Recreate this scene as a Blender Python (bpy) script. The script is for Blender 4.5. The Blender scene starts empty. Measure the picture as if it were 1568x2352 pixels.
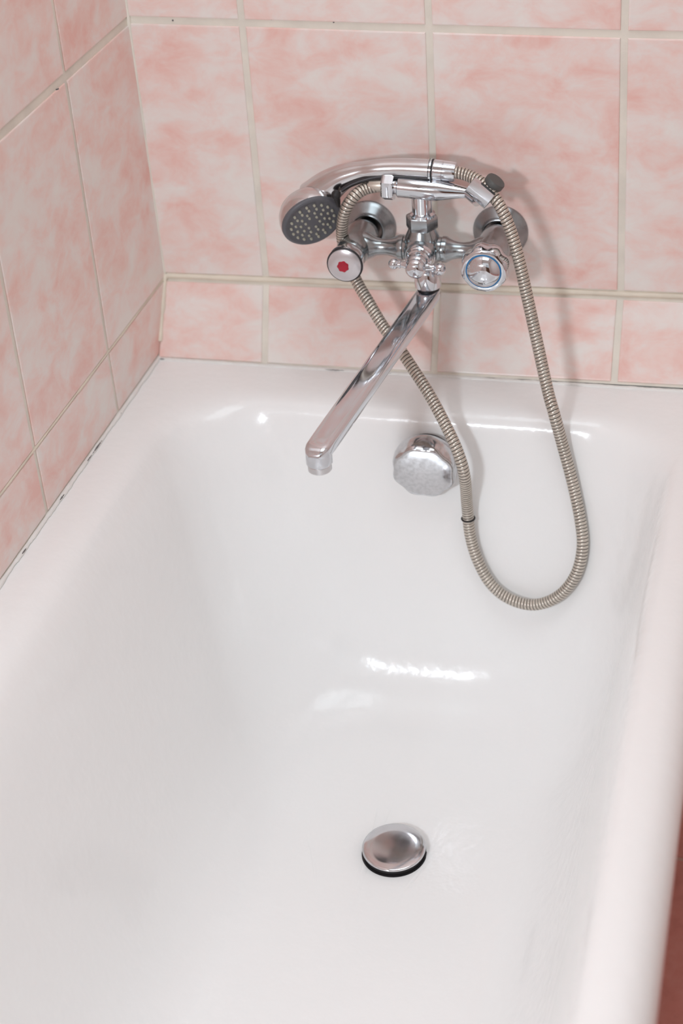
import bpy, math, random
import numpy as np
from mathutils import Vector, Matrix, noise

# ------------------------------------------------------------------ camera, world, lights, exposure
sc = bpy.context.scene
col = sc.collection
V = Vector
PI = math.pi

cam_d = bpy.data.cameras.new('camera')
cam = bpy.data.objects.new('camera', cam_d)
col.objects.link(cam)
FW = V((-0.24441509, 0.79632875, -0.55328274))
RT = V((0.96630738, 0.24750871, -0.07063622))
UP = V((-0.08069265, 0.55190576, 0.82999321))
cam.matrix_world = Matrix.Translation((0.7031, -1.6589, 0.9136)) @ Matrix((RT, UP, -FW)).transposed().to_4x4()
cam_d.sensor_fit = 'VERTICAL'
cam_d.sensor_height = 36.0
cam_d.lens = 36.0 * 3789.9 / 2352.0
cam_d.clip_start = 0.02
cam_d.dof.use_dof = True
cam_d.dof.focus_distance = 1.66
cam_d.dof.aperture_fstop = 4.0
sc.camera = cam

world = bpy.data.worlds.new('world')
sc.world = world
world.use_nodes = True
world.node_tree.nodes['Background'].inputs[0].default_value = (0.9, 0.95, 1.0, 1)
world.node_tree.nodes['Background'].inputs[1].default_value = 0.3

def area(name, loc, target, sx, sy, power, color):
    d = bpy.data.lights.new(name, 'AREA')
    d.shape = 'RECTANGLE'; d.size = sx; d.size_y = sy; d.energy = power; d.color = color
    o = bpy.data.objects.new(name, d); col.objects.link(o)
    o.location = loc
    o.rotation_euler = (V(target) - V(loc)).to_track_quat('-Z', 'Y').to_euler()
    return o
area('ceiling_light', (0.60, -0.52, 1.86), (0.60, -0.52, 0), 1.0, 0.8, 9.2, (0.845, 0.99, 1.055))
area('flash_light', (0.10, -1.88, 0.83), (0.38, -0.08, 0.1), 0.17, 0.09, 12.0, (0.90, 0.99, 1.06))
area('front_fill_light', (0.75, -2.22, 1.15), (0.4, -0.1, 0.1), 1.3, 1.3, 3.0, (0.85, 0.99, 1.06))  # added fill lamp before the unseen front wall, standing in for bounced light

sc.view_settings.view_transform = 'Standard'
sc.view_settings.look = 'None'
sc.view_settings.gamma = 1.0
sc.view_settings.exposure = -0.29
sc.view_settings.use_curve_mapping = False
sc.cycles.use_denoising = True
sc.cycles.max_bounces = 10
sc.cycles.diffuse_bounces = 6
sc.cycles.glossy_bounces = 6

# ------------------------------------------------------------------ materials
def lin(r, g, b):
    f = lambda c: (c / 255) / 12.92 if c / 255 <= 0.04045 else ((c / 255 + 0.055) / 1.055) ** 2.4
    return (f(r), f(g), f(b), 1)

def mat(name, color, rough=0.5, metal=0.0, coat=0.0, nscale=None, rvar=0.0, cvar=0.0, bump=0.0, bscale=80, bdist=0.001):
    m = bpy.data.materials.new(name); m.use_nodes = True
    nt = m.node_tree; N = nt.nodes; L = nt.links
    b = N['Principled BSDF']
    b.inputs['Base Color'].default_value = color
    b.inputs['Roughness'].default_value = rough
    b.inputs['Metallic'].default_value = metal
    if coat:
        b.inputs['Coat Weight'].default_value = coat
        b.inputs['Coat Roughness'].default_value = 0.05
    tc = N.new('ShaderNodeTexCoord')
    if nscale:
        nz = N.new('ShaderNodeTexNoise'); nz.inputs['Scale'].default_value = nscale; nz.inputs['Detail'].default_value = 5
        L.new(tc.outputs['Object'], nz.inputs['Vector'])
        if rvar:
            mr = N.new('ShaderNodeMapRange')
            mr.inputs['From Min'].default_value = 0.3; mr.inputs['From Max'].default_value = 0.7
            mr.inputs['To Min'].default_value = max(0.0, rough - rvar); mr.inputs['To Max'].default_value = rough + rvar
            L.new(nz.outputs['Fac'], mr.inputs['Value']); L.new(mr.outputs['Result'], b.inputs['Roughness'])
        if cvar:
            mx = N.new('ShaderNodeMix'); mx.data_type = 'RGBA'
            mx.inputs[6].default_value = tuple(c * (1 - cvar) for c in color[:3]) + (1,)
            mx.inputs[7].default_value = color
            mr2 = N.new('ShaderNodeMapRange')
            mr2.inputs['From Min'].default_value = 0.35; mr2.inputs['From Max'].default_value = 0.6
            L.new(nz.outputs['Fac'], mr2.inputs['Value'])
            L.new(mr2.outputs['Result'], mx.inputs[0]); L.new(mx.outputs[2], b.inputs['Base Color'])
    if bump:
        n2 = N.new('ShaderNodeTexNoise'); n2.inputs['Scale'].default_value = bscale; n2.inputs['Detail'].default_value = 2
        L.new(tc.outputs['Object'], n2.inputs['Vector'])
        bp = N.new('ShaderNodeBump'); bp.inputs['Strength'].default_value = bump; bp.inputs['Distance'].default_value = bdist
        L.new(n2.outputs['Fac'], bp.inputs['Height']); L.new(bp.outputs['Normal'], b.inputs['Normal'])
    return m

def tile_material(name, ramp, rough=0.28, scale=20.0, stretch=(1, 1, 1.5)):
    m = bpy.data.materials.new(name); m.use_nodes = True
    nt = m.node_tree; N = nt.nodes; L = nt.links
    b = N['Principled BSDF']; b.inputs['Roughness'].default_value = rough
    tc = N.new('ShaderNodeTexCoord'); oi = N.new('ShaderNodeObjectInfo')
    mul = N.new('ShaderNodeVectorMath'); mul.operation = 'MULTIPLY'; mul.inputs[1].default_value = stretch
    L.new(tc.outputs['Object'], mul.inputs[0])
    sc_ = N.new('ShaderNodeMath'); sc_.operation = 'MULTIPLY'; sc_.inputs[1].default_value = 37.0
    L.new(oi.outputs['Random'], sc_.inputs[0])
    add = N.new('ShaderNodeVectorMath'); add.operation = 'ADD'
    L.new(mul.outputs[0], add.inputs[0]); L.new(sc_.outputs[0], add.inputs[1])
    n1 = N.new('ShaderNodeTexNoise'); n1.inputs['Scale'].default_value = scale
    n1.inputs['Detail'].default_value = 4.5; n1.inputs['Roughness'].default_value = 0.62; n1.inputs['Distortion'].default_value = 0.35
    L.new(add.outputs[0], n1.inputs['Vector'])
    n2 = N.new('ShaderNodeTexNoise'); n2.inputs['Scale'].default_value = 6.0; n2.inputs['Detail'].default_value = 2
    L.new(add.outputs[0], n2.inputs['Vector'])
    mm = N.new('ShaderNodeMath'); mm.operation = 'MULTIPLY_ADD'; mm.inputs[1].default_value = 0.45
    L.new(n2.outputs['Fac'], mm.inputs[0])
    m3 = N.new('ShaderNodeMath'); m3.operation = 'MULTIPLY'; m3.inputs[1].default_value = 0.72
    L.new(n1.outputs['Fac'], m3.inputs[0]); L.new(m3.outputs[0], mm.inputs[2])
    cr = N.new('ShaderNodeValToRGB')
    els = cr.color_ramp.elements
    els[0].position, els[0].color = ramp[0]; els[1].position, els[1].color = ramp[-1]
    for p, c in ramp[1:-1]:
        e = els.new(p); e.color = c
    L.new(mm.outputs[0], cr.inputs[0]); L.new(cr.outputs[0], b.inputs['Base Color'])
    return m

PINK = [(0.45, lin(234, 227, 221)), (0.54, lin(235, 220, 214)), (0.63, lin(236, 208, 200)), (0.76, lin(233, 187, 177))]
M = {}
M['tile'] = tile_material('pink marbled tile', PINK)
M['floor_tile'] = tile_material('red brown floor tile', [(0.4, lin(200, 128, 116)), (0.55, lin(212, 138, 126)), (0.75, lin(218, 150, 138))], 0.4, 30)
M['grout'] = mat('cream grout', lin(231, 224, 212), 0.8, nscale=25, cvar=0.10, bump=0.3, bscale=300)
M['grout_joint'] = mat('yellowed grout', lin(230, 219, 202), 0.75, nscale=30, cvar=0.12, bump=0.3, bscale=200)
M['floor_grout'] = mat('grey floor grout', lin(205, 165, 150), 0.85)
M['sealant'] = mat('white sealant', lin(232, 230, 226), 0.3, bump=0.4, bscale=90, bdist=0.002)
M['enamel'] = mat('white enamel', lin(243, 242, 241), 0.16, coat=0.0, bump=0.26, bscale=75, bdist=0.0018)
M['chrome'] = mat('polished chrome', (0.68, 0.70, 0.735, 1), 0.08, 1.0, nscale=60, rvar=0.04)
M['old_chrome'] = mat('worn chrome', (0.40, 0.43, 0.445, 1), 0.20, 1.0, nscale=90, rvar=0.08, cvar=0.15, bump=0.05, bscale=120)
M['satin'] = mat('satin chrome', (0.345, 0.365, 0.38, 1), 0.28, 1.0, nscale=60, rvar=0.06, cvar=0.12)
M['spotted'] = mat('spotted chrome', (0.62, 0.62, 0.635, 1), 0.11, 1.0, nscale=260, rvar=0.05, cvar=0.14)
M['stopper'] = mat('scuffed chrome', (0.66, 0.655, 0.67, 1), 0.09, 1.0, nscale=45, rvar=0.03, cvar=0.08)
M['soft_chrome'] = mat('dulled chrome', (0.66, 0.65, 0.66, 1), 0.17, 1.0, nscale=30, rvar=0.05)
M['hose'] = mat('hose metal', (0.62, 0.56, 0.49, 1), 0.36, 0.75, nscale=40, rvar=0.06, cvar=0.1)
M['hose_gap'] = mat('hose groove', (0.06, 0.045, 0.035, 1), 0.7)
M['cap'] = mat('silver plastic cap', lin(205, 200, 202), 0.22, 0.55)
M['red'] = mat('red mark', lin(165, 15, 42), 0.35)
M['blue'] = mat('blue ring', lin(40, 120, 175), 0.3)
M['grey_plastic'] = mat('dark grey plastic', lin(92, 92, 97), 0.45)
M['nozzle'] = mat('nozzle rubber', lin(176, 172, 156), 0.5)
M['black'] = mat('black rubber', lin(30, 27, 28), 0.5)
M['rubber'] = mat('grey rubber', lin(84, 84, 82), 0.55)
M['dark_metal'] = mat('dark gap', lin(60, 58, 60), 0.4, 0.6)
M['mould'] = mat('grey mould', lin(112, 108, 108), 0.8)
M['paint'] = mat('off white paint', lin(232, 228, 224), 0.7)
M['door'] = mat('brown door', lin(110, 78, 58), 0.5, nscale=12, cvar=0.2)

# ------------------------------------------------------------------ object helpers
def tag(o, label=None, cat=None, group=None, kind=None):
    if label: o['label'] = label
    if cat: o['category'] = cat
    if group: o['group'] = group
    if kind: o['kind'] = kind
    return o

def origin_of(o):
    p = V((0, 0, 0))
    while o is not None:
        p += o.location; o = o.parent
    return p

def mesh(name, verts, faces, material, parent=None, origin=None, smooth=True, mats=None, fmat=None, autosmooth=None):
    """world-space verts; the object's origin is its parent's origin or the given one"""
    if parent is not None and origin is None:
        loc = V((0, 0, 0))
    elif origin is not None:
        loc = V(origin) - (origin_of(parent) if parent is not None else V((0, 0, 0)))
    else:
        loc = V((0, 0, 0))
    base = (origin_of(parent) if parent is not None else V((0, 0, 0))) + loc
    me = bpy.data.meshes.new(name)
    me.from_pydata([tuple(V(v) - base) for v in verts], [], faces)
    for mm in (mats or [material]): me.materials.append(mm)
    if fmat: me.polygons.foreach_set('material_index', fmat)
    me.polygons.foreach_set('use_smooth', [smooth] * len(me.polygons))
    me.validate(); me.update()
    if autosmooth:
        me.set_sharp_from_angle(angle=math.radians(autosmooth))
    o = bpy.data.objects.new(name, me); col.objects.link(o)
    o.location = loc
    if parent is not None: o.parent = parent
    return o

def empty(name, loc, label, cat, group=None):
    o = bpy.data.objects.new(name, None); col.objects.link(o)
    o.location = loc; o.empty_display_size = 0.02
    return tag(o, label, cat, group)

def frame(axis):
    a = V(axis).normalized()
    t = V((0, 0, 1)) if abs(a.z) < 0.9 else V((1, 0, 0))
    u = t.cross(a).normalized(); w = a.cross(u)
    return a, u, w

class G:
    """geometry collector"""
    def __init__(s): s.v = []; s.f = []; s.m = []
    def add(s, v, f, m=0):
        k = len(s.v); s.v += [V(p) for p in v]; s.f += [tuple(i + k for i in q) for q in f]; s.m += [m] * len(f)
        return s
    def lathe(s, o, axis, prof, n=48, scal=None, m=0, caps=(True, True), phase=0.0):
        """prof: list of (radius, distance along axis); scal(i, theta) -> factor on the radius"""
        a, u, w = frame(axis); o = V(o); v = []; f = []
        for i, (r, h) in enumerate(prof):
            for j in range(n):
                t = 2 * PI * j / n + phase
                rr = r * (scal(i, t) if scal else 1)
                v.append(o + a * h + (u * math.cos(t) + w * math.sin(t)) * rr)
        for i in range(len(prof) - 1):
            for j in range(n):
                k = (j + 1) % n
                f.append((i * n + j, i * n + k, (i + 1) * n + k, (i + 1) * n + j))
        if caps[0] and prof[0][0] > 1e-6: f.append(tuple(reversed(range(n))))
        if caps[1] and prof[-1][0] > 1e-6: f.append(tuple(range((len(prof) - 1) * n, len(prof) * n)))
        return s.add(v, f, m)
    def tube(s, pts, rad, n=20, m=0, sec=None, cap=True, up=None):
        """sweep; rad(t)->(ru, rw) or number; sec(theta)->(x, y) unit section"""
        pts = [V(p) for p in pts]; N_ = len(pts)
        v = []; f = []
        t0 = (pts[1] - pts[0]).normalized()
        u = (V(up) if up else (V((0, 0, 1)) if abs(t0.z) < .9 else V((1, 0, 0))))
        u = (u - t0 * u.dot(t0)).normalized()
        for i, p in enumerate(pts):
            t = (pts[min(i + 1, N_ - 1)] - pts[max(i - 1, 0)]).normalized()
            u = (u - t * u.dot(t)).normalized(); w = t.cross(u)
            r = rad(i / (N_ - 1)) if callable(rad) else rad
            ru, rw = r if isinstance(r, tuple) else (r, r)
            for j in range(n):
                th = 2 * PI * j / n
                x, y = sec(th) if sec else (math.cos(th), math.sin(th))
                v.append(p + u * x * ru + w * y * rw)
        for i in range(N_ - 1):
            for j in range(n):
                k = (j + 1) % n
                f.append((i * n + j, i * n + k, (i + 1) * n + k, (i + 1) * n + j))
        if cap:
            f.append(tuple(reversed(range(n)))); f.append(tuple(range((N_ - 1) * n, N_ * n)))
        return s.add(v, f, m)
    def ball(s, c, r, n=20, m=0):
        prof = [(max(1e-7, r * math.sin(PI * i / 12)), -r * math.cos(PI * i / 12)) for i in range(13)]
        return s.lathe(c, (0, 0, 1), prof, n, m=m, caps=(False, False))
    def box(s, a, b, m=0):
        (x0, y0, z0), (x1, y1, z1) = a, b
        v = [(x, y, z) for z in (z0, z1) for y in (y0, y1) for x in (x0, x1)]
        return s.add(v, [(0, 2, 3, 1), (4, 5, 7, 6), (0, 1, 5, 4), (2, 6, 7, 3), (0, 4, 6, 2), (1, 3, 7, 5)], m)
    def build(s, name, material, parent=None, origin=None, smooth=True, mats=None, auto=35):
        return mesh(name, s.v, s.f, material, parent, origin, smooth, mats, s.m if mats else None, auto)

def spline(P, n):
    """Catmull-Rom through P, resampled to n points equally spaced along the arc"""
    P = [np.array(p, float) for p in P]
    P = [2 * P[0] - P[1]] + P + [2 * P[-1] - P[-2]]
    out = []
    for i in range(1, len(P) - 2):
        for t in np.linspace(0, 1, 24, endpoint=False):
            a, b, c, d = P[i - 1:i + 3]
            out.append(0.5 * (2 * b + (c - a) * t + (2 * a - 5 * b + 4 * c - d) * t ** 2 + (3 * b - a - 3 * c + d) * t ** 3))
    out.append(P[-2]); out = np.array(out)
    s = np.r_[0, np.cumsum(np.linalg.norm(np.diff(out, axis=0), axis=1))]
    q = np.linspace(0, s[-1], n)
    return [V(tuple(float(np.interp(x, s, out[:, k])) for k in range(3))) for x in q], s[-1]

def smooth_path(P, it=2):
    P = [V(p) for p in P]
    for _ in range(it):
        P = [P[0]] + [(P[i - 1] + 2 * P[i] + P[i + 1]) / 4 for i in range(1, len(P) - 1)] + [P[-1]]
    return P

# ------------------------------------------------------------------ room
RX, RY, FZ, CZ = 1.75, -2.35, -0.60, 1.90
def struct(name, g, material, label):
    o = g.build(name, material, smooth=False)
    return tag(o, label, 'wall' if name.startswith('wall') else name.split('_')[0], kind='structure')

wall_back = struct('wall_back', G().box((-0.1, 0, FZ - .1), (RX + .1, 0.1, CZ + .1)), M['grout'], 'back wall of pink marbled tiles behind the tap')
wall_left = struct('wall_left', G().box((-0.1, RY - .1, FZ - .1), (0, 0, CZ + .1)), M['grout'], 'left wall of pink marbled tiles beside the tub')
wall_right = struct('wall_right', G().box((RX, RY - .1, FZ - .1), (RX + .1, 0, CZ + .1)), M['paint'], 'plain off white side wall of the bathroom')
gf = G().box((0, RY - .1, FZ - .1), (0.75, RY, CZ + .1)).box((1.45, RY - .1, FZ - .1), (RX, RY, CZ + .1)).box((0.75, RY - .1, 1.45), (1.45, RY, CZ + .1))
wall_front = struct('wall_front', gf, M['paint'], 'plain off white wall with the doorway')
floor_o = struct('floor', G().box((0, RY - .1, FZ - .1), (RX, 0, FZ)), M['floor_grout'], 'red brown tiled floor beside the tub')
struct('ceiling', G().box((0, RY - .1, CZ), (RX, 0, CZ + .1)), M['paint'], 'plain white bathroom ceiling')
struct('door_1', G().box((0.755, RY - .06, FZ + .005), (1.445, RY - .02, 1.445)), M['door'], 'brown wooden bathroom door')

def tile(corners, out, material, parent, lift=0.0016, bev=0.0012):
    """corners: bl, br, tr, tl in world space on the bed; out: unit vector out of the wall"""
    c = [V(p) for p in corners]; out = V(out).normalized()
    ctr = sum(c, V((0, 0, 0))) / 4
    def ring(inset, h):
        r = []
        for i, p in enumerate(c):
            a = (c[(i + 1) % 4] - p).normalized(); b = (c[i - 1] - p).normalized()
            r.append(p + (a + b) * inset + out * h)
        return r
    v = ring(0, -0.0006) + ring(0, lift - 0.0008) + ring(bev * .4, lift - 0.0002) + ring(bev * 1.3, lift)
    f = []
    for k in range(3):
        for i in range(4):
            j = (i + 1) % 4
            f.append((k * 4 + i, k * 4 + j, k * 4 + 4 + j, k * 4 + 4 + i))
    f.append((12, 13, 14, 15))
    return mesh('tile', v, f, material, parent, origin=ctr, smooth=False)

rnd = random.Random(4)
PX, PZ = 0.2025, 0.2955
# back wall: joint centres measured at the two horizontal joints, regular beyond
XT = [0.0, 0.1300, 0.3328, 0.5333] + [0.5333 + PX * k for k in range(1, 7)]
XL = [0.0, 0.1270, 0.3290, 0.5362] + [0.5362 + PX * k for k in range(1, 7)]
XB = [0.0, 0.1330, 0.3340, 0.5370] + [0.5370 + PX * k for k in range(1, 7)]
ZL = lambda x: 0.0790 + 0.010 * min(x, 0.62)          # lower joint, rising a touch to the right
ZT = lambda x: 0.3845 - 0.020 * min(x, 0.62)
gv, gt, gl = 0.0038, 0.0040, 0.0050                   # half joint widths: vertical, top, low
def xcl(x, side):                                     # inset from the joint centre (2 mm in the room corner)
    return x + (0.0022 if x < 1e-6 else gv) if side > 0 else min(x - gv, RX - 0.002)
for k in range(len(XT) - 1):
    if XT[k] > RX - 0.02: break
    # full tile between the low and the top joint
    x0b, x1b, x0t, x1t = xcl(XL[k], 1), xcl(XL[k + 1], -1), xcl(XT[k], 1), xcl(XT[k + 1], -1)
    tile([(x0b, 0, ZL(x0b) + gl), (x1b, 0, ZL(x1b) + gl), (x1t, 0, ZT(x1t) - gt), (x0t, 0, ZT(x0t) - gt)], (0, -1, 0), M['tile'], wall_back)
    z = 0.375
    for r in range(5):
        za = ZT(x0t) if r == 0 else 0.378 + PZ * r
        zb = ZT(x1t) if r == 0 else za
        zc = 0.378 + PZ * (r + 1)
        zc = min(zc, CZ - .002 + gt)
        tile([(x0t, 0, za + gt), (x1t, 0, zb + gt), (x1t, 0, zc - gt), (x0t, 0, zc - gt)], (0, -1, 0), M['tile'], wall_back)
# sloping tiled skirt between the low joint and the tub rim
SKX = 0.672
SY = -0.0567
sl = V((0, SY, -0.0825)).normalized(); so = V((0, -0.0825, 0.0567)).normalized()
def sp(x, s): return V((x, 0, 0.0815 + 0.008 * (x - .3))) + sl * s
SLEN = 0.0975
bt = [sp(0, -.003), sp(SKX, -.003), sp(SKX, SLEN + .0015), sp(0, SLEN + .0015)]
bt = [p - so * .0003 for p in bt]
sk = G().add(bt + [V((0, 0, -0.0012)), V((SKX, 0, -0.0012))], [(0, 3, 2, 1), (0, 4, 3), (1, 2, 5), (3, 4, 5, 2), (0, 1, 5, 4)])
skirt = tag(sk.build('trim_7', M['grout'], smooth=False), 'sloping lowest row of pink tiles above the tub rim', 'trim', kind='structure')
for k in range(4):
    x1t = min(XL[k + 1] + (0.002 if k == 1 else 0) - gv, SKX - .002); x1b = min(XB[k + 1] - gv, SKX - .002)
    x0t = xcl(XL[k] + (0.002 if k == 2 else 0), 1); x0b = xcl(XB[k], 1)
    tile([sp(x0b, SLEN - .0015), sp(x1b, SLEN - .0015), sp(x1t, gl + .001), sp(x0t, gl + .001)], so, M['tile'], skirt)
for r in range(3):                                     # plain tiles right of the tub
    for k in range(3, 9):
        if XB[k] > RX - .02: break
        za = FZ + 0.002 if r == 2 else 0.0815 - PZ * (r + 1) + gl
        zb = 0.0815 - PZ * r - gl
        if zb - za < .02: continue
        x0 = max(XL[k] + gv, SKX + .003)
        tile([(x0, 0, za), (xcl(XL[k + 1], -1), 0, za), (xcl(XL[k + 1], -1), 0, zb), (x0, 0, zb)], (0, -1, 0), M['tile'], wall_back)
# left wall: joints seen from the room, y measured down the wall
YL = [0.0, -0.1800, -0.3840] + [-0.3840 - 0.2035 * k for k in range(1, 10)]
YB = [0.0, -0.1875, -0.3915] + [-0.3915 - 0.2035 * k for k in range(1, 10)]
def tl(y0a, y1a, za, y0b, y1b, zb):
    tile([(0, y0a, za), (0, y1a, za), (0, y1b, zb), (0, y0b, zb)][::-1], (1, 0, 0), M['tile'], wall_left)
for k in range(len(YL) - 1):
    e = 0.0022 if k == 0 else 0.0036
    if YL[k + 1] < RY: 
        break
    tl(YB[k] - e, YB[k + 1] + .0036, 0.0775 + .0022, YL[k] - e, YL[k + 1] + .0036, 0.3835 - .0048)
    for r in range(5):
        za = 0.3835 + PZ * r; zb = min(za + PZ, CZ - .002 + .0048)
        tl(YL[k] - e, YL[k + 1] + .0036, za + .0048, YL[k] - e, YL[k + 1] + .0036, zb - .0048)
    tl(YB[k] - e, YB[k + 1] + .0030, 0.0030, YB[k] - e, YB[k + 1] + .0030, 0.0775 - .0022)
# floor tiles
for i in range(6):
    for j in range(8):
        x0 = 0.30 + 0.30 * i - .30; y0 = -0.169 - 0.30 * (j - 1)
        xa, xb = max(x0, 0.0) + .003, min(x0 + .30, RX) - .003
        ya, yb = min(y0, -0.0) - .003, max(y0 - .30, RY) + .003
        if xb - xa < .03 or ya - yb < .03: continue
        tile([(xa, yb, FZ), (xb, yb, FZ), (xb, ya, FZ), (xa, ya, FZ)], (0, 0, 1), M['floor_tile'], floor_o, 0.002)

# uneven joints: sealant along the tub and the filled room corner
def bead(name, a, b, r, material, label, seed, n=160, jit=0.35, squash=1.0):
    a, b = V(a), V(b); rr = random.Random(seed)
    P = [a.lerp(b, i / (n - 1)) for i in range(n)]
    R_ = [r * (1 + jit * (noise.noise(V((i * 0.13, seed * 7.1, 0))) * 1.2 + 0.35 * rr.uniform(-1, 1))) for i in range(n)]
    g = G(); g.tube(P, lambda t: (R_[int(round(t * (n - 1)))] * squash, R_[int(round(t * (n - 1)))]), 10)
    o = g.build(name, material, auto=80)
    return tag(o, label, 'trim', kind='structure')
trim1 = bead('trim_1', (0.001, SY - .0008, -0.0010), (0.664, SY - .0008, -0.0010), 0.0032, M['sealant'], 'white sealant bead under the back wall tiles', 1, 300, .35, .6)
trim2 = bead('trim_2', (0.0014, -0.052, -0.0004), (0.0014, -1.5, -0.0004), 0.0036, M['sealant'], 'white sealant bead under the left wall tiles', 2, 400, .35, .5)
bead('trim_3', (0.0008, -0.0008, 0.082), (0.0008, -0.0008, CZ - .01), 0.0026, M['grout'], 'thin grout line in the upper room corner', 3, 300, 0.25)
bead('trim_4', (0.0018, -0.001, 0.082), (0.0018, -0.046, 0.016), 0.0032, M['grout_joint'], 'thick cream filler in the lower room corner', 5, 60, 0.3)
bead('trim_5', (0.004, -0.0002, 0.0805), (RX - .01, 0.0006, 0.0935), 0.0040, M['grout_joint'], 'yellowed grout line above the lowest tile row', 6, 300, 0.18, 0.9)
bead('trim_6', (-0.0001, -0.003, 0.0775), (-0.0001, -2.2, 0.0775), 0.0019, M['grout_joint'], 'thin yellowed grout line low on the left wall', 8, 300, 0.3)
# dark gaps where the sealant has come away
def smudge(parent, a, b, r, seed):
    a, b = V(a), V(b); n = 24
    P = [a.lerp(b, i / (n - 1)) + V((0.0006, 0, 0.0005)) * noise.noise(V((i * .5, seed, 0))) for i in range(n)]
    g = G(); g.tube(P, lambda t: max(0.0002, r * math.sin(PI * min(max(t, .02), .98)) ** .7), 8)
    o = g.build('mould_mark', M['mould'], parent); o['label'] = 'grey mould mark in the sealant'
for a, b, r, q in ((-.246, -.274, .0010, 1), (-.276, -.292, .0006, 2), (-.350, -.368, .0009, 3), (-.452, -.466, .0008, 4), (-.186, -.191, .0007, 5)):
    smudge(trim2, (0.0040, a, 0.0004), (0.0040, b, 0.0004), r, q)
smudge(trim1, (0.004, SY - .0032, 0.0002), (0.011, SY - .0032, 0.0002), .0009, 6)
smudge(trim1, (0.205, SY - .0034, 0.0000), (0.235, SY - .0034, 0.0000), .0005, 7)
smudge(trim1, (0.262, SY - .0034, 0.0002), (0.285, SY - .0034, 0.0002), .0004, 8)
gp = G()
for (x, z) in ((0.163, 0.386), (0.231, 0.3835), (0.052, 0.3838)):
    gp.ball((x, -0.0003, z), 0.0010, 8)
o = gp.build('pin_holes', M['mould'], wall_back); o['kind'] = 'stuff'
gp = G(); gp.tube([(0.0002, -0.196, 0.3775), (0.0006, -0.200, 0.3782), (0.0002, -0.204, 0.379)], 0.0009, 8)
o = gp.build('chip_mark', M['mould'], wall_left)

# ------------------------------------------------------------------ bathtub
TUBX0, TUBX1, TUBY0, TUBY1 = 0.002, 0.664, -0.004, -1.52
def rrect(x0, x1, y0, y1, rb, rf, z, nc=14, ne=18):
    """rounded rectangle: back corners radius rb (y near y0), front corners rf"""
    P = []
    cs = [(x1 - rb, y0 - rb, rb, 0, 90), (x0 + rb, y0 - rb, rb, 90, 180), (x0 + rf, y1 + rf, rf, 180, 270), (x1 - rf, y1 + rf, rf, 270, 360)]
    arcs = []
    for cx, cy, r, a, b in cs:
        arcs.append([V((cx + r * math.cos(math.radians(a + (b - a) * i / nc)), cy + r * math.sin(math.radians(a + (b - a) * i / nc)), z)) for i in range(nc + 1)])
    for q in range(4):
        P += arcs[q]
        a, b = arcs[q][-1], arcs[(q + 1) % 4][0]
        P += [a.lerp(b, i / ne) for i in range(1, ne)]
    return P
LV = [  # x0, x1, yback, yfront, r back, r front, z
    (0.060, 0.600, -0.060, -1.44, .10, .14, -0.42),
    (0.030, 0.630, -0.030, -1.48, .08, .12, -0.30),
    (0.006, 0.658, -0.008, -1.51, .02, .05, -0.06),
    (0.003, 0.6635, -0.005, -1.515, .012, .05, -0.036),
    (0.002, 0.6635, -0.004, -1.52, .010, .05, -0.022),
    (0.002, 0.6590, -0.004, -1.52, .010, .05, -0.012),
    (0.002, 0.6500, -0.004, -1.518, .010, .05, -0.0045),
    (0.003, 0.6410, -0.005, -1.51, .010, .05, -0.0012),
    (0.012, 0.633, -0.015, -1.50, .010, .05, -0.0005),
    (0.030, 0.6240, -0.100, -1.470, .07, .10, -0.0008),
    (0.044, 0.6160, -0.122, -1.455, .085, .12, -0.0030),
    (0.056, 0.6100, -0.132, -1.447, .095, .13, -0.0085),
    (0.066, 0.6060, -0.138, -1.440, .10, .14, -0.018),
    (0.080, 0.6000, -0.145, -1.43, .11, .15, -0.042),
    (0.095, 0.5930, -0.155, -1.41, .12, .16, -0.085),
    (0.122, 0.5740, -0.178, -1.35, .13, .18, -0.200),
    (0.140, 0.5580, -0.192, -1.30, .14, .19, -0.262),
    (0.156, 0.5400, -0.208, -1.26, .14, .19, -0.300),
    (0.178, 0.5160, -0.236, -1.22, .13, .18, -0.330),
    (0.205, 0.4840, -0.280, -1.17, .12, .15, -0.3455),
    (0.225, 0.4420, -0.345, -1.10, .09, .11, -0.3518),
    (0.290, 0.3800, -0.420, -1.00, .045, .045, -0.3545),
]
rings = [rrect(*l) for l in LV]
for i in range(4, 9):
    for p in rings[i]:
        if p.x < 0.02 or p.y > -0.03:
            k = min(1.0, max(0.0, (0.630 - p.x) / 0.03))
            p.z = p.z * (1 - k) + (-0.0012 - 0.0003 * (8 - i)) * k
nr = len(rings[0]); tv = []; tf = []
for r in rings: tv += r
for i in range(len(rings) - 1):
    for j in range(nr):
        k = (j + 1) % nr
        tf.append((i * nr + j, i * nr + k, (i + 1) * nr + k, (i + 1) * nr + j))
tf.append(tuple(range((len(rings) - 1) * nr, len(rings) * nr)))
tub = empty('bathtub', (0.333, -0.76, FZ), 'white enamel bathtub set against the pink tiled walls', 'bathtub')
shell = mesh('shell', tv, tf, M['enamel'], tub)
sub = shell.modifiers.new('sub', 'SUBSURF'); sub.levels = 1; sub.render_levels = 2
for x in (0.14, 0.52):
    for y in (-0.25, -1.25):
        g = G(); g.lathe((x, y, FZ + .002), (0, 0, 1), [(.024, 0), (.026, .01), (.016, .04), (.014, .10), (.024, .20), (.036, .27)], 20)
        g.build('foot', M['enamel'], tub)

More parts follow.
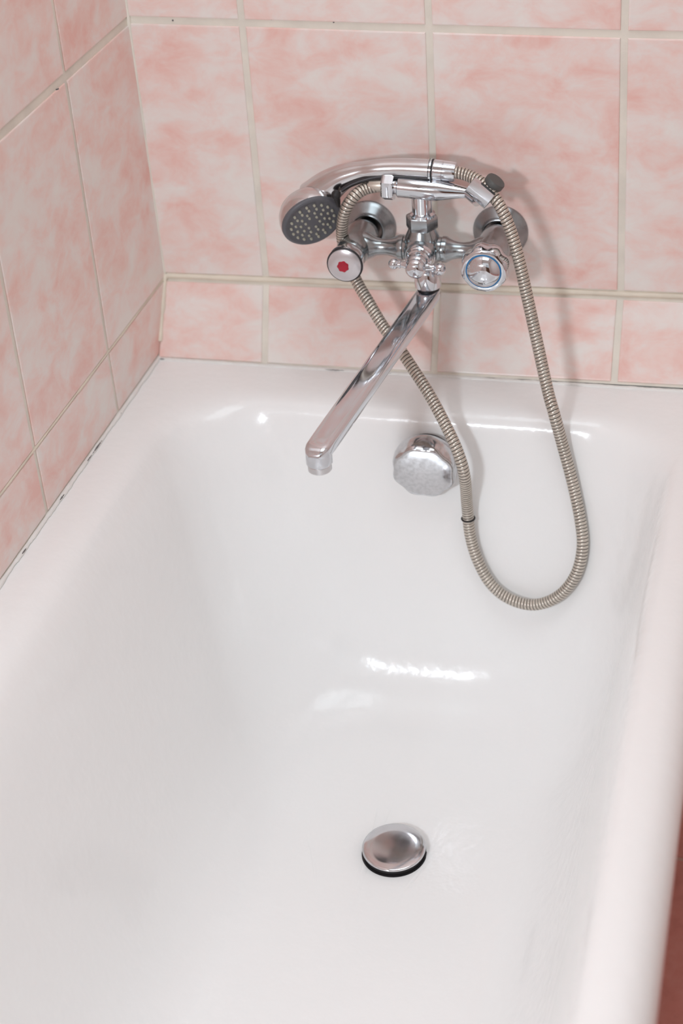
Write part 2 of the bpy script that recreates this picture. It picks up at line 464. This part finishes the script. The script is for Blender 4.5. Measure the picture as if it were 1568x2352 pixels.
# ------------------------------------------------------------------ overflow knob and drain stopper
wn = V((0, -0.975, 0.22)).normalized()
kn = V((0.03, -0.985, -0.14)).normalized()
OB = V((0.3445, -0.1500, -0.0500))
ok = empty('overflow_knob', OB, 'round chrome overflow knob with a scalloped rim on the end wall of the tub', 'knob')
g = G(); g.lathe(OB + V((0, .004, 0)), kn, [(.026, -.004), (.026, .010)], 40)
g.build('backing_ring', M['dark_metal'], ok)
scal8 = lambda amt, n=8, ph=0.2: (lambda i, t: 1 - amt * (0.5 + 0.5 * math.cos(n * t + ph)) ** 1.6)
g = G()
def kscal(i, t): return 1 - (0, .0, .015, .05, .07, .07, .06, .04, .0, .0)[i] * (0.5 + 0.5 * math.cos(8 * t + .4))
g.lathe(OB, kn, [(.034, .004), (.0355, .008), (.0365, .013), (.0365, .019), (.0362, .025), (.0352, .0285), (.0338, .0298), (.0315, .0300), (.020, .0303), (.0005, .0305)], 96, kscal, caps=(True, True))
g.build('knob_cover', M['spotted'], ok, auto=50)

DC = V((0.3600, -0.4560, -0.3560))
dr = empty('drain_stopper', DC, 'round chrome drain stopper standing slightly open in the tub floor', 'stopper')
g = G(); g.lathe(DC, (0, 0, 1), [(.0310, -.002), (.0345, .0015), (.0345, .0025), (.030, .0030), (.026, .001)], 64, caps=(False, True))
g.build('drain_flange', M['dark_metal'], dr)
g = G(); g.lathe(DC, (0, 0, 1), [(.0300, .0015), (.0318, .003), (.0322, .0075), (.0322, .0105)], 64)
g.build('gasket', M['black'], dr)
tilt = V((0.01, -0.03, 1)).normalized()
g = G(); g.lathe(DC, tilt, [(.0320, .0100), (.0334, .0102), (.0337, .0110), (.0333, .0119), (.0315, .0124), (.022, .0126), (.012, .0127), (.0005, .01275)], 72)
g.build('cover', M['stopper'], dr, auto=60)

# ------------------------------------------------------------------ wall mixer tap
XH, XC, ZA, YBODY = 0.256, 0.406, 0.1600, -0.066
XM = 0.3305
tap = empty('mixer_tap', (XM, -0.0016, ZA), 'worn chrome two-handle mixer tap with a long swivel spout on the tiled wall', 'tap')
MY = (0, -1, 0)
for x in (XH, XC):
    g = G(); g.lathe((x - (.002 if x > .3 else 0), -0.0012, ZA - .0055), MY, [(.0303, 0), (.0306, .0015), (.0300, .0032), (.0270, .0062), (.0215, .0118), (.0196, .0138), (.0182, .0142), (.0170, .0130), (.0165, .006)], 64, caps=(True, False))
    g.build('escutcheon', M['satin'], tap, auto=50)
    g = G(); g.lathe((x - (.0015 if x > .3 else 0), 0, ZA - .004), MY, [(.0130, .003), (.0130, .022), (.0150, .0235), (.0152, .031), (.0140, .033)], 48)
    g.build('inlet_coupling', M['old_chrome'], tap)
g = G()
for x in (XH, XC):
    g.lathe((x, 0, ZA), MY, [(.0130, .032), (.0168, .034), (.0180, .038), (.0184, .046), (.0182, .070), (.0176, .084), (.0160, .092), (.0140, .094)], 64)
for s, xe in ((1, XH), (-1, XC)):
    ln = abs(XM - xe)
    g.lathe((xe, YBODY, ZA), (s, 0, 0), [(.0165, .004), (.0155, .013), (.0125, .019), (.0098, .024), (.0088, .030), (.0090, .036), (.0105, .042), (.0132, .0475), (.0142, .049), (.0142, .0535), (.0130, .0545), (.0136, .058), (.0170, .063), (.0192, ln)], 56)
g.lathe((XM, YBODY, ZA), (0, 0, 1), [(.0070, -.024), (.0120, -.022), (.0150, -.018), (.0188, -.010), (.0200, 0), (.0195, .009), (.0178, .016), (.0150, .022), (.0138, .026)], 56)
g.lathe((XM, YBODY, ZA), MY, [(.0190, .0), (.0185, .012), (.0165, .018), (.0150, .021)], 56)
g.build('body', M['old_chrome'], tap, auto=40)

def handle(x, R_, yb, yf, name, n=8, amt=0.07, ph=0.0):
    h = yf - yb
    pr = [(R_ * .62, 0), (R_ * .80, h * .06), (R_ * .93, h * .25), (R_, h * .55), (R_, h * .80), (R_ * .97, h * .92), (R_ * .90, h), (R_ * .80, h * 1.0)]
    am = (0, .3, .8, 1, 1, .8, .3, 0)
    g = G(); g.lathe((x, -yb, ZA), MY, pr, 96, lambda i, t: 1 - amt * am[i] * (0.5 + 0.5 * math.cos(n * t + ph)) ** 1.3)
    return g.build(name, M['chrome'], tap, auto=40)
hh = handle(XH, 0.0196, .092, .114, 'handle', 6, .10, 0.5)
hh['label'] = 'hot handle with a silver cap and red mark'
g = G(); g.lathe((XH, -.1135, ZA), MY, [(.0190, -.001), (.0198, .0), (.0198, .0008), (.0192, .0016), (.0183, .0014)], 64, caps=(True, True))
o = g.build('cap_rim', M['dark_metal'], hh); 
g = G(); g.lathe((XH, -.1140, ZA), MY, [(.0184, .0005), (.0180, .0022), (.0150, .0036), (.0100, .0046), (.0050, .0050), (.0004, .0051)], 64)
o = g.build('cap', M['cap'], hh); o['label'] = 'silver cap'
g = G(); g.lathe((XH - .0008, -.1140, ZA), MY, [(.0066, .0046), (.0066, .0052), (.0058, .0058), (.0025, .0056), (.0004, .0054)], 60, lambda i, t: 1 - .12 * (0.5 + 0.5 * math.cos(7 * t)))
o = g.build('hot_mark', M['red'], hh); o['label'] = 'red flower-shaped mark'
XCH, ZCH = 0.4068, 0.1625
g = G()
R_ = .0262
g.lathe((XC, -.089, ZA + .001), MY, [(.015, 0), (.019, .001), (.0235, .006), (.0258, .012), (R_, .018), (.0256, .0235), (.0240, .0268), (.0215, .0280), (.0190, .0282), (.0183, .0276)], 96,
        lambda i, t: 1 - .085 * (0, .5, .9, 1, 1, .75, .3, 0, 0, 0)[i] * (0.5 + 0.5 * math.cos(8 * t + .9)) ** 1.3)
ch = g.build('handle', M['chrome'], tap, auto=40); ch['label'] = 'cold handle with a domed cap and blue ring'
g = G(); g.lathe((XC, -.089, ZA + .001), MY, [(.0187, .0270), (.0187, .0286), (.0184, .0289), (.0179, .0288), (.0178, .0270)], 64)
o = g.build('cold_ring', M['blue'], ch); o['label'] = 'blue ring'
g = G(); g.lathe((XC, -.089, ZA + .001), MY, [(.0180, .0270), (.0179, .0288), (.0166, .0312), (.0130, .0342), (.0090, .0362), (.0045, .0372), (.0003, .0375)], 64)
o = g.build('cap', M['chrome'], ch, auto=80); o['label'] = 'mirror-like domed cap'

# diverter in the middle
DZ = ZA - .0005; DX = 0.3315
g = G(); g.lathe((DX, -0.080, DZ), MY, [(.0160, 0), (.0162, .003), (.0150, .0045), (.0150, .0075), (.0140, .009), (.0140, .012), (.0128, .0135), (.0128, .0165), (.0110, .018), (.0100, .024)], 48)
g.build('diverter_stem', M['chrome'], tap)
KC = V((0.3340, -0.1160, 0.1618))
g = G(); g.lathe(KC, MY, [(.0085, -.013), (.0105, -.010), (.0118, -.006), (.0118, -.001), (.0104, .0005), (.0110, .002), (.0104, .006), (.0078, .0092), (.004, .0108), (.0003, .0112)], 48)
AL = V((-1, 0, .03)).normalized(); AR = V((1, -.06, -.10)).normalized()
for d, r in ((AL, .0058), (AR, .0066)):
    g.lathe(KC + V((0, .004, 0)), d, [(.0050, .006), (.0048, .012), (.0036, .014), (.0033, .017), (.0044, .0175), (.0044, .0190), (.0034, .0195), (.0034, .021)], 24)
    g.ball(KC + V((0, .004, 0)) + d * .0250, r, 28)
o = g.build('diverter_handle', M['chrome'], tap, auto=45)

# riser, hexagon nut, shower hanger
def hexa(i, t): 
    a = (t + PI / 6) % (PI / 3) - PI / 6
    return 1 / math.cos(a) * math.cos(PI / 6)
g = G(); g.lathe((XM + .0005, YBODY, 0), (0, 0, 1), [(.0130, .1830), (.0166, .1845), (.0172, .1865), (.0172, .1970), (.0164, .1990), (.0130, .2000)], 48, hexa, phase=PI / 6)
g.build('hexagon_nut', M['old_chrome'], tap, auto=30)
XR = 0.3322
g = G(); g.lathe((XR, YBODY - .001, 0), (0, 0, 1), [(.0136, .1985), (.0136, .2015), (.0120, .2025), (.0108, .2035), (.0108, .228)], 40)
g.build('riser', M['chrome'], tap)
ZP, YP = 0.2312, -0.070
XP0 = 0.3030
g = G()
g.lathe((XP0, YP, ZP + .0012), V((1, 0, -.06)), [(.0086, 0), (.0086, .0045), (.0108, .005), (.0117, .006), (.0118, .020), (.0118, .0455), (.0114, .049), (.0096, .058), (.0072, .069), (.0060, .0755), (.0055, .0785), (.0070, .081)], 48)
hp = g.build('hanger_pipe', M['chrome'], tap)
# cradle: a U-shaped channel along the hose
hd = V((.79, -.16, -.60)).normalized()
cu = V((.60, .0, .80)); cu = (cu - hd * cu.dot(hd)).normalized(); cw = cu.cross(hd).normalized()
if cw.y > 0: cw = -cw                                   # towards the room
CP = V((0.4015, -0.0765, 0.2322))
def channel(front, back, ri, ro, l0, l1, steps=14):
    sec = []
    sec.append((front, ro)); sec2 = []
    th = [PI * i / steps for i in range(steps + 1)]
    outer = [(front, ro)] + [(-ro * math.sin(t), ro * math.cos(t)) for t in th] + [(back, -ro)]
    inner = [(front, ri)] + [(-ri * math.sin(t), ri * math.cos(t)) for t in th] + [(back, -ri)]
    n = len(outer); v = []
    for l in (l0, l1):
        k = 1.0
        for p in outer: v.append(CP + hd * l + cu * p[0] * k + cw * p[1] * k)
        for p in inner: v.append(CP + hd * l + cu * p[0] * k + cw * p[1] * k)
    f = []
    for i in range(n - 1):
        f.append((i, i + 1, 2 * n + i + 1, 2 * n + i)); f.append((n + i, 3 * n + i, 3 * n + i + 1, n + i + 1))
        f.append((i, n + i, n + i + 1, i + 1)); f.append((2 * n + i, 2 * n + i + 1, 3 * n + i + 1, 3 * n + i))
    f.append((0, 2 * n, 3 * n, n)); f.append((n - 1, 2 * n - 1, 4 * n - 1, 3 * n - 1))
    return v, f
v, f = channel(.0100, .0060, .0085, .0138, -.0160, .0108)
g = G().add(v, f)
e0 = V((0.3835, -0.070, 0.2277)); e1 = CP - cu * .0082 - hd * .001
g.tube([e0, e0.lerp(e1, .35), e0.lerp(e1, .7), e1], lambda t: (.0062 + .0040 * t, .0072 + .0045 * t), 24)
cr = g.build('cradle', M['chrome'], tap, auto=40); cr['label'] = 'chrome fork-shaped hanger'
v, f = [], []
a_ = CP - cw * .0088 + hd * .001
g = G()
g.lathe(CP + cu * .0095 - cw * .003 + hd * .002, cu, [(.0080, 0), (.0100, .0006), (.0106, .0015), (.0106, .0065), (.0098, .0078)], 40)
o = g.build('rubber_pad', M['rubber'], cr); o['label'] = 'dark grey rubber pad'

# spout
SPX, SPY = 0.3355, -0.0700
g = G(); g.lathe((SPX, SPY, 0), (0, 0, 1), [(.0128, .1172), (.0142, .1180), (.0146, .1200), (.0146, .1320), (.0125, .1380), (.010, .1420)], 48)
g.build('spout_nut', M['chrome'], tap)
g = G(); g.lathe((SPX, SPY, 0), (0, 0, 1), [(.0120, .1130), (.0122, .1155), (.0122, .1174)], 40)
g.build('spout_gasket', M['black'], tap)
S1 = V((0.2992, -0.4000, 0.1070))
S0 = V((SPX, SPY, 0.1075))
sdir = (S1 - S0).normalized()
def rr_sec(th, e=0.50):
    c, s = math.cos(th), math.sin(th)
    return (math.copysign(abs(c) ** e, c), math.copysign(abs(s) ** e, s))
path = [S0 - sdir * .0112, S0 - sdir * .0095, S0 - sdir * .006, S0] + [S0.lerp(S1, t) for t in (.03, .08, .2, .4, .6, .8, .92, .97)]
rad = [(.0040, .0065), (.0060, .0098), (.0074, .0120), (.0080, .0128)] + [(.0080, .0130)] * 6 + [(.0080, .0129), (.0080, .0127)]
ext = [S1 + V((0, 0, 0)), S1 + sdir * .005 + V((0, 0, -.0006)), S1 + sdir * .0085 + V((0, 0, -.002)), S1 + sdir * .0102 + V((0, 0, -.0035))]
path += ext; rad += [(.0078, .0124), (.0074, .0112), (.0062, .0092), (.0042, .0062)]
g = G(); g.tube(path, lambda t: rad[int(round(t * (len(path) - 1)))], 40, sec=rr_sec, up=(0, 0, 1))
g.lathe(S1 + V((0, 0, 0)), (0, 0, -1), [(.0122, .0), (.0126, .006), (.0126, .0130), (.0118, .0142), (.0112, .0146)], 40)
spo = g.build('spout', M['chrome'], tap, auto=45)
g = G(); g.lathe(S1 + V((0, 0, 0)), (0, 0, -1), [(.0108, .0142), (.0114, .0150), (.0114, .0205), (.0106, .0215), (.0092, .0216)], 40)
o = g.build('aerator', M['soft_chrome'], spo)

# ------------------------------------------------------------------ shower hose
HOSE = [(0.3610, -0.0640, 0.2483), (0.3685, -0.0640, 0.2477), (0.3826, -0.0660, 0.2451), (0.3978, -0.0740, 0.2408), (0.4104, -0.0820, 0.2316), (0.4203, -0.0880, 0.2201), (0.4308, -0.0930, 0.1971), (0.4407, -0.1000, 0.1663), (0.4508, -0.1080, 0.1255), (0.4625, -0.1200, 0.0810), (0.4749, -0.1360, 0.0381), (0.4844, -0.1500, 0.0149), (0.4935, -0.1512, -0.0216), (0.5064, -0.1619, -0.0636), (0.5174, -0.1783, -0.1026), (0.5210, -0.1892, -0.1292), (0.5153, -0.1975, -0.1590), (0.4979, -0.1990, -0.1877), (0.4710, -0.1972, -0.2055), (0.4433, -0.1928, -0.2053), (0.4205, -0.1878, -0.1916), (0.4041, -0.1810, -0.1651), (0.3949, -0.1753, -0.1344), (0.3925, -0.1760, -0.0940), (0.3940, -0.1920, -0.0434), (0.3856, -0.1880, -0.0136), (0.3706, -0.1750, 0.0100), (0.3514, -0.1580, 0.0337), (0.3321, -0.1420, 0.0528), (0.3158, -0.1300, 0.0692), (0.2939, -0.1140, 0.0885), (0.2777, -0.1020, 0.1078), (0.2603, -0.0860, 0.1262), (0.2472, -0.0740, 0.1500), (0.2438, -0.0740, 0.1704), (0.2478, -0.0820, 0.1944), (0.2545, -0.0860, 0.2130), (0.2630, -0.0820, 0.2246), (0.2738, -0.0740, 0.2300), (0.2919, -0.0700, 0.2326)]
hose = empty('shower_hose', (0.44, -0.17, -0.2), 'long ribbed metal shower hose looping down from the tap into the tub', 'hose')
PITCH = 0.0037; HR = 0.0065; K = 4; NS = 20
FR = [0, .11, .5, .89]; RD = [HR - .0010, HR - .0001, HR, HR - .0001]
dense, HL = spline(HOSE, 3000)
dense = smooth_path(dense, 60)
tang = []; nrm = []
u = V((0, -1, 0))
for i in range(len(dense)):
    t = (dense[min(i + 2, len(dense) - 1)] - dense[max(i - 2, 0)]).normalized()
    u = (u - t * u.dot(t)).normalized(); tang.append(t); nrm.append(u.copy())
turns = int(HL / PITCH) - 1
hv = []; hf = []; hm = []
for i in range(turns * K + 1):
    for j in range(NS):
        q = i // K
        s = (q + FR[i % K] + j / NS) * PITCH
        x = min(s / HL * (len(dense) - 1), len(dense) - 1.001); a = int(x); fr = x - a
        p = dense[a].lerp(dense[a + 1], fr); nu = nrm[a]; nw = tang[a].cross(nu)
        th = 2 * PI * j / NS; r = RD[i % K]
        hv.append(p + (nu * math.cos(th) + nw * math.sin(th)) * r)
for i in range(turns * K):
    for j in range(NS):
        if j < NS - 1: q = (i * NS + j, i * NS + j + 1, (i + 1) * NS + j + 1, (i + 1) * NS + j)
        else:
            if i + K + 1 > turns * K: continue
            q = (i * NS + j, (i + K) * NS, (i + K + 1) * NS, (i + 1) * NS + j)
        hf.append(q); hm.append(1 if i % K in (0, 3) else 0)
mesh('ribbed_tube', hv, hf, M['hose'], hose, mats=[M['hose'], M['hose_gap']], fmat=hm)
# black rubber ring on the hose
ri = min(range(len(dense)), key=lambda i: (dense[i] - V((0.394, -0.176, -0.112))).length)
g = G(); tr = []
a, uu, ww = frame(tang[ri])
for j in range(32):
    th = 2 * PI * j / 32; tr.append(dense[ri] + (uu * math.cos(th) + ww * math.sin(th)) * .0072)
v = []; f = []
for j in range(32):
    out = (tr[j] - dense[ri]).normalized()
    for k in range(8):
        ph = 2 * PI * k / 8; v.append(tr[j] + out * math.cos(ph) * .0009 + a * math.sin(ph) * .0009)
for j in range(32):
    for k in range(8):
        f.append((j * 8 + k, ((j + 1) % 32) * 8 + k, ((j + 1) % 32) * 8 + (k + 1) % 8, j * 8 + (k + 1) % 8))
o = mesh('rubber_ring', v, f, M['black'], hose); o['label'] = 'thin black rubber ring'
# nuts at both ends of the hose
g = G(); g.lathe((0.2905, YP, ZP + .0016), (1, 0, -.03), [(.0092, 0), (.0145, .0012), (.0160, .003), (.0160, .0115), (.0148, .0140), (.0110, .0144)], 48, hexa, phase=.25)
g.build('hexagon_nut', M['chrome'], hose, auto=30)
g = G(); g.lathe((0.2770, YP - .0015, ZP + .0016), (1, .1, -.0), [(.0064, 0), (.0071, .001), (.0074, .014)], 32)
g.build('ferrule', M['hose'], hose)

# ------------------------------------------------------------------ hand shower
FC = V((0.2152, -0.0850, 0.1948)); FN = V((.51, -.77, -.37)).normalized()
hs = empty('hand_shower', (0.30, -0.066, 0.25), 'curved chrome hand shower with a dark grey spray face resting behind the tap hanger', 'shower head')
HP = [(0.2135, -0.0590, 0.2100), (0.2285, -0.0605, 0.2250), (0.2460, -0.0620, 0.2370), (0.2643, -0.0630, 0.2440), (0.2825, -0.0645, 0.2482), (0.3010, -0.0635, 0.2496), (0.3198, -0.0635, 0.2500), (0.3430, -0.0635, 0.2494)]
hpth, _ = spline(HP, 60)
g = G()
def hr(t):
    r = .0100 + .0120 * max(0, 1 - t / .50) ** 1.15 + .0006 * max(0, (t - .5) / .5)
    return (r, r * 1.02)
g.tube(hpth, hr, 32)
g.build('handle', M['soft_chrome'], hs)
g = G()
g.lathe(FC, -FN, [(.0338, .0028), (.0341, .0050), (.0337, .011), (.0322, .0175), (.0292, .0235), (.0240, .0280), (.0165, .0315), (.0080, .0340), (.0004, .0345)], 56, caps=(True, False))
g.build('head_shell', M['soft_chrome'], hs, auto=70)
g = G(); g.lathe(FC, -FN, [(.0003, -.0010), (.020, -.0008), (.0285, .0), (.0300, -.0012), (.0325, -.0008), (.0336, .0008), (.0338, .0030), (.033, .0045)][::-1], 64)
pl = g.build('spray_plate', M['grey_plastic'], hs, auto=50); pl['label'] = 'dark grey round spray plate'
a, uu, ww = frame(FN)
g = G()
for rr_, cnt, ph in ((.0080, 6, 0), (.0135, 10, .2), (.0190, 14, .05), (.0243, 18, .15)):
    for k in range(cnt):
        t = 2 * PI * k / cnt + ph
        p = FC + (uu * math.cos(t) + ww * math.sin(t)) * rr_
        g.lathe(p, FN, [(.00165, 0), (.0015, .0016), (.0010, .0026), (.0002, .0027)], 10)
o = g.build('nozzles', M['nozzle'], pl); o['kind'] = 'stuff'; o['label'] = 'pale rubber spray nozzles'
# black grip strip along the underside, small selector lever
STR = [(0.2480, -0.0790, 0.2290), (0.2560, -0.0755, 0.2335), (0.2680, -0.0735, 0.2382), (0.2861, -0.0718, 0.2425), (0.3045, -0.0712, 0.2438), (0.3226, -0.0710, 0.2440), (0.3430, -0.0712, 0.2436)]
sp_, _ = spline(STR, 40)
g = G(); g.tube(sp_, lambda t: (.0022 + .0010 * math.sin(PI * t) , .0030), 14)
o = g.build('grip_strip', M['dark_metal'], hs); o['label'] = 'dark strip under the handle'
LVp = V((0.2440, -0.0855, 0.2270))
g = G(); g.ball(LVp, .0052, 20); g.lathe(LVp, V((.05, .3, -1)), [(.0040, 0), (.0032, .008), (.0018, .016)], 16)
o = g.build('selector_lever', M['black'], hs); o['label'] = 'small black selector lever'
# collar between handle and hose
cd = V((1, 0, -.075)).normalized(); c0 = V((0.3425, -0.0637, 0.2494))
g = G(); g.lathe(c0, cd, [(.0100, -.0014), (.0119, -.0006), (.0119, .0014), (.0105, .0018), (.0112, .0034), (.0108, .004)], 40)
o = g.build('collar_ring', M['chrome'], hs)
g = G()
for q_ in (-.0016, .0017): g.lathe(c0 + cd * q_, cd, [(.0108, 0), (.0114, .0002), (.0114, .0009), (.0108, .0011)], 40)
g.build('seal_ring', M['black'], hs)
g = G(); g.lathe(c0, cd, [(.0100, .0035), (.0109, .0040), (.0109, .0125), (.0103, .0130), (.0103, .0136), (.0107, .0140), (.0104, .0245), (.0098, .0265), (.0076, .0270)], 40)
o = g.build('connector', M['chrome'], hs)
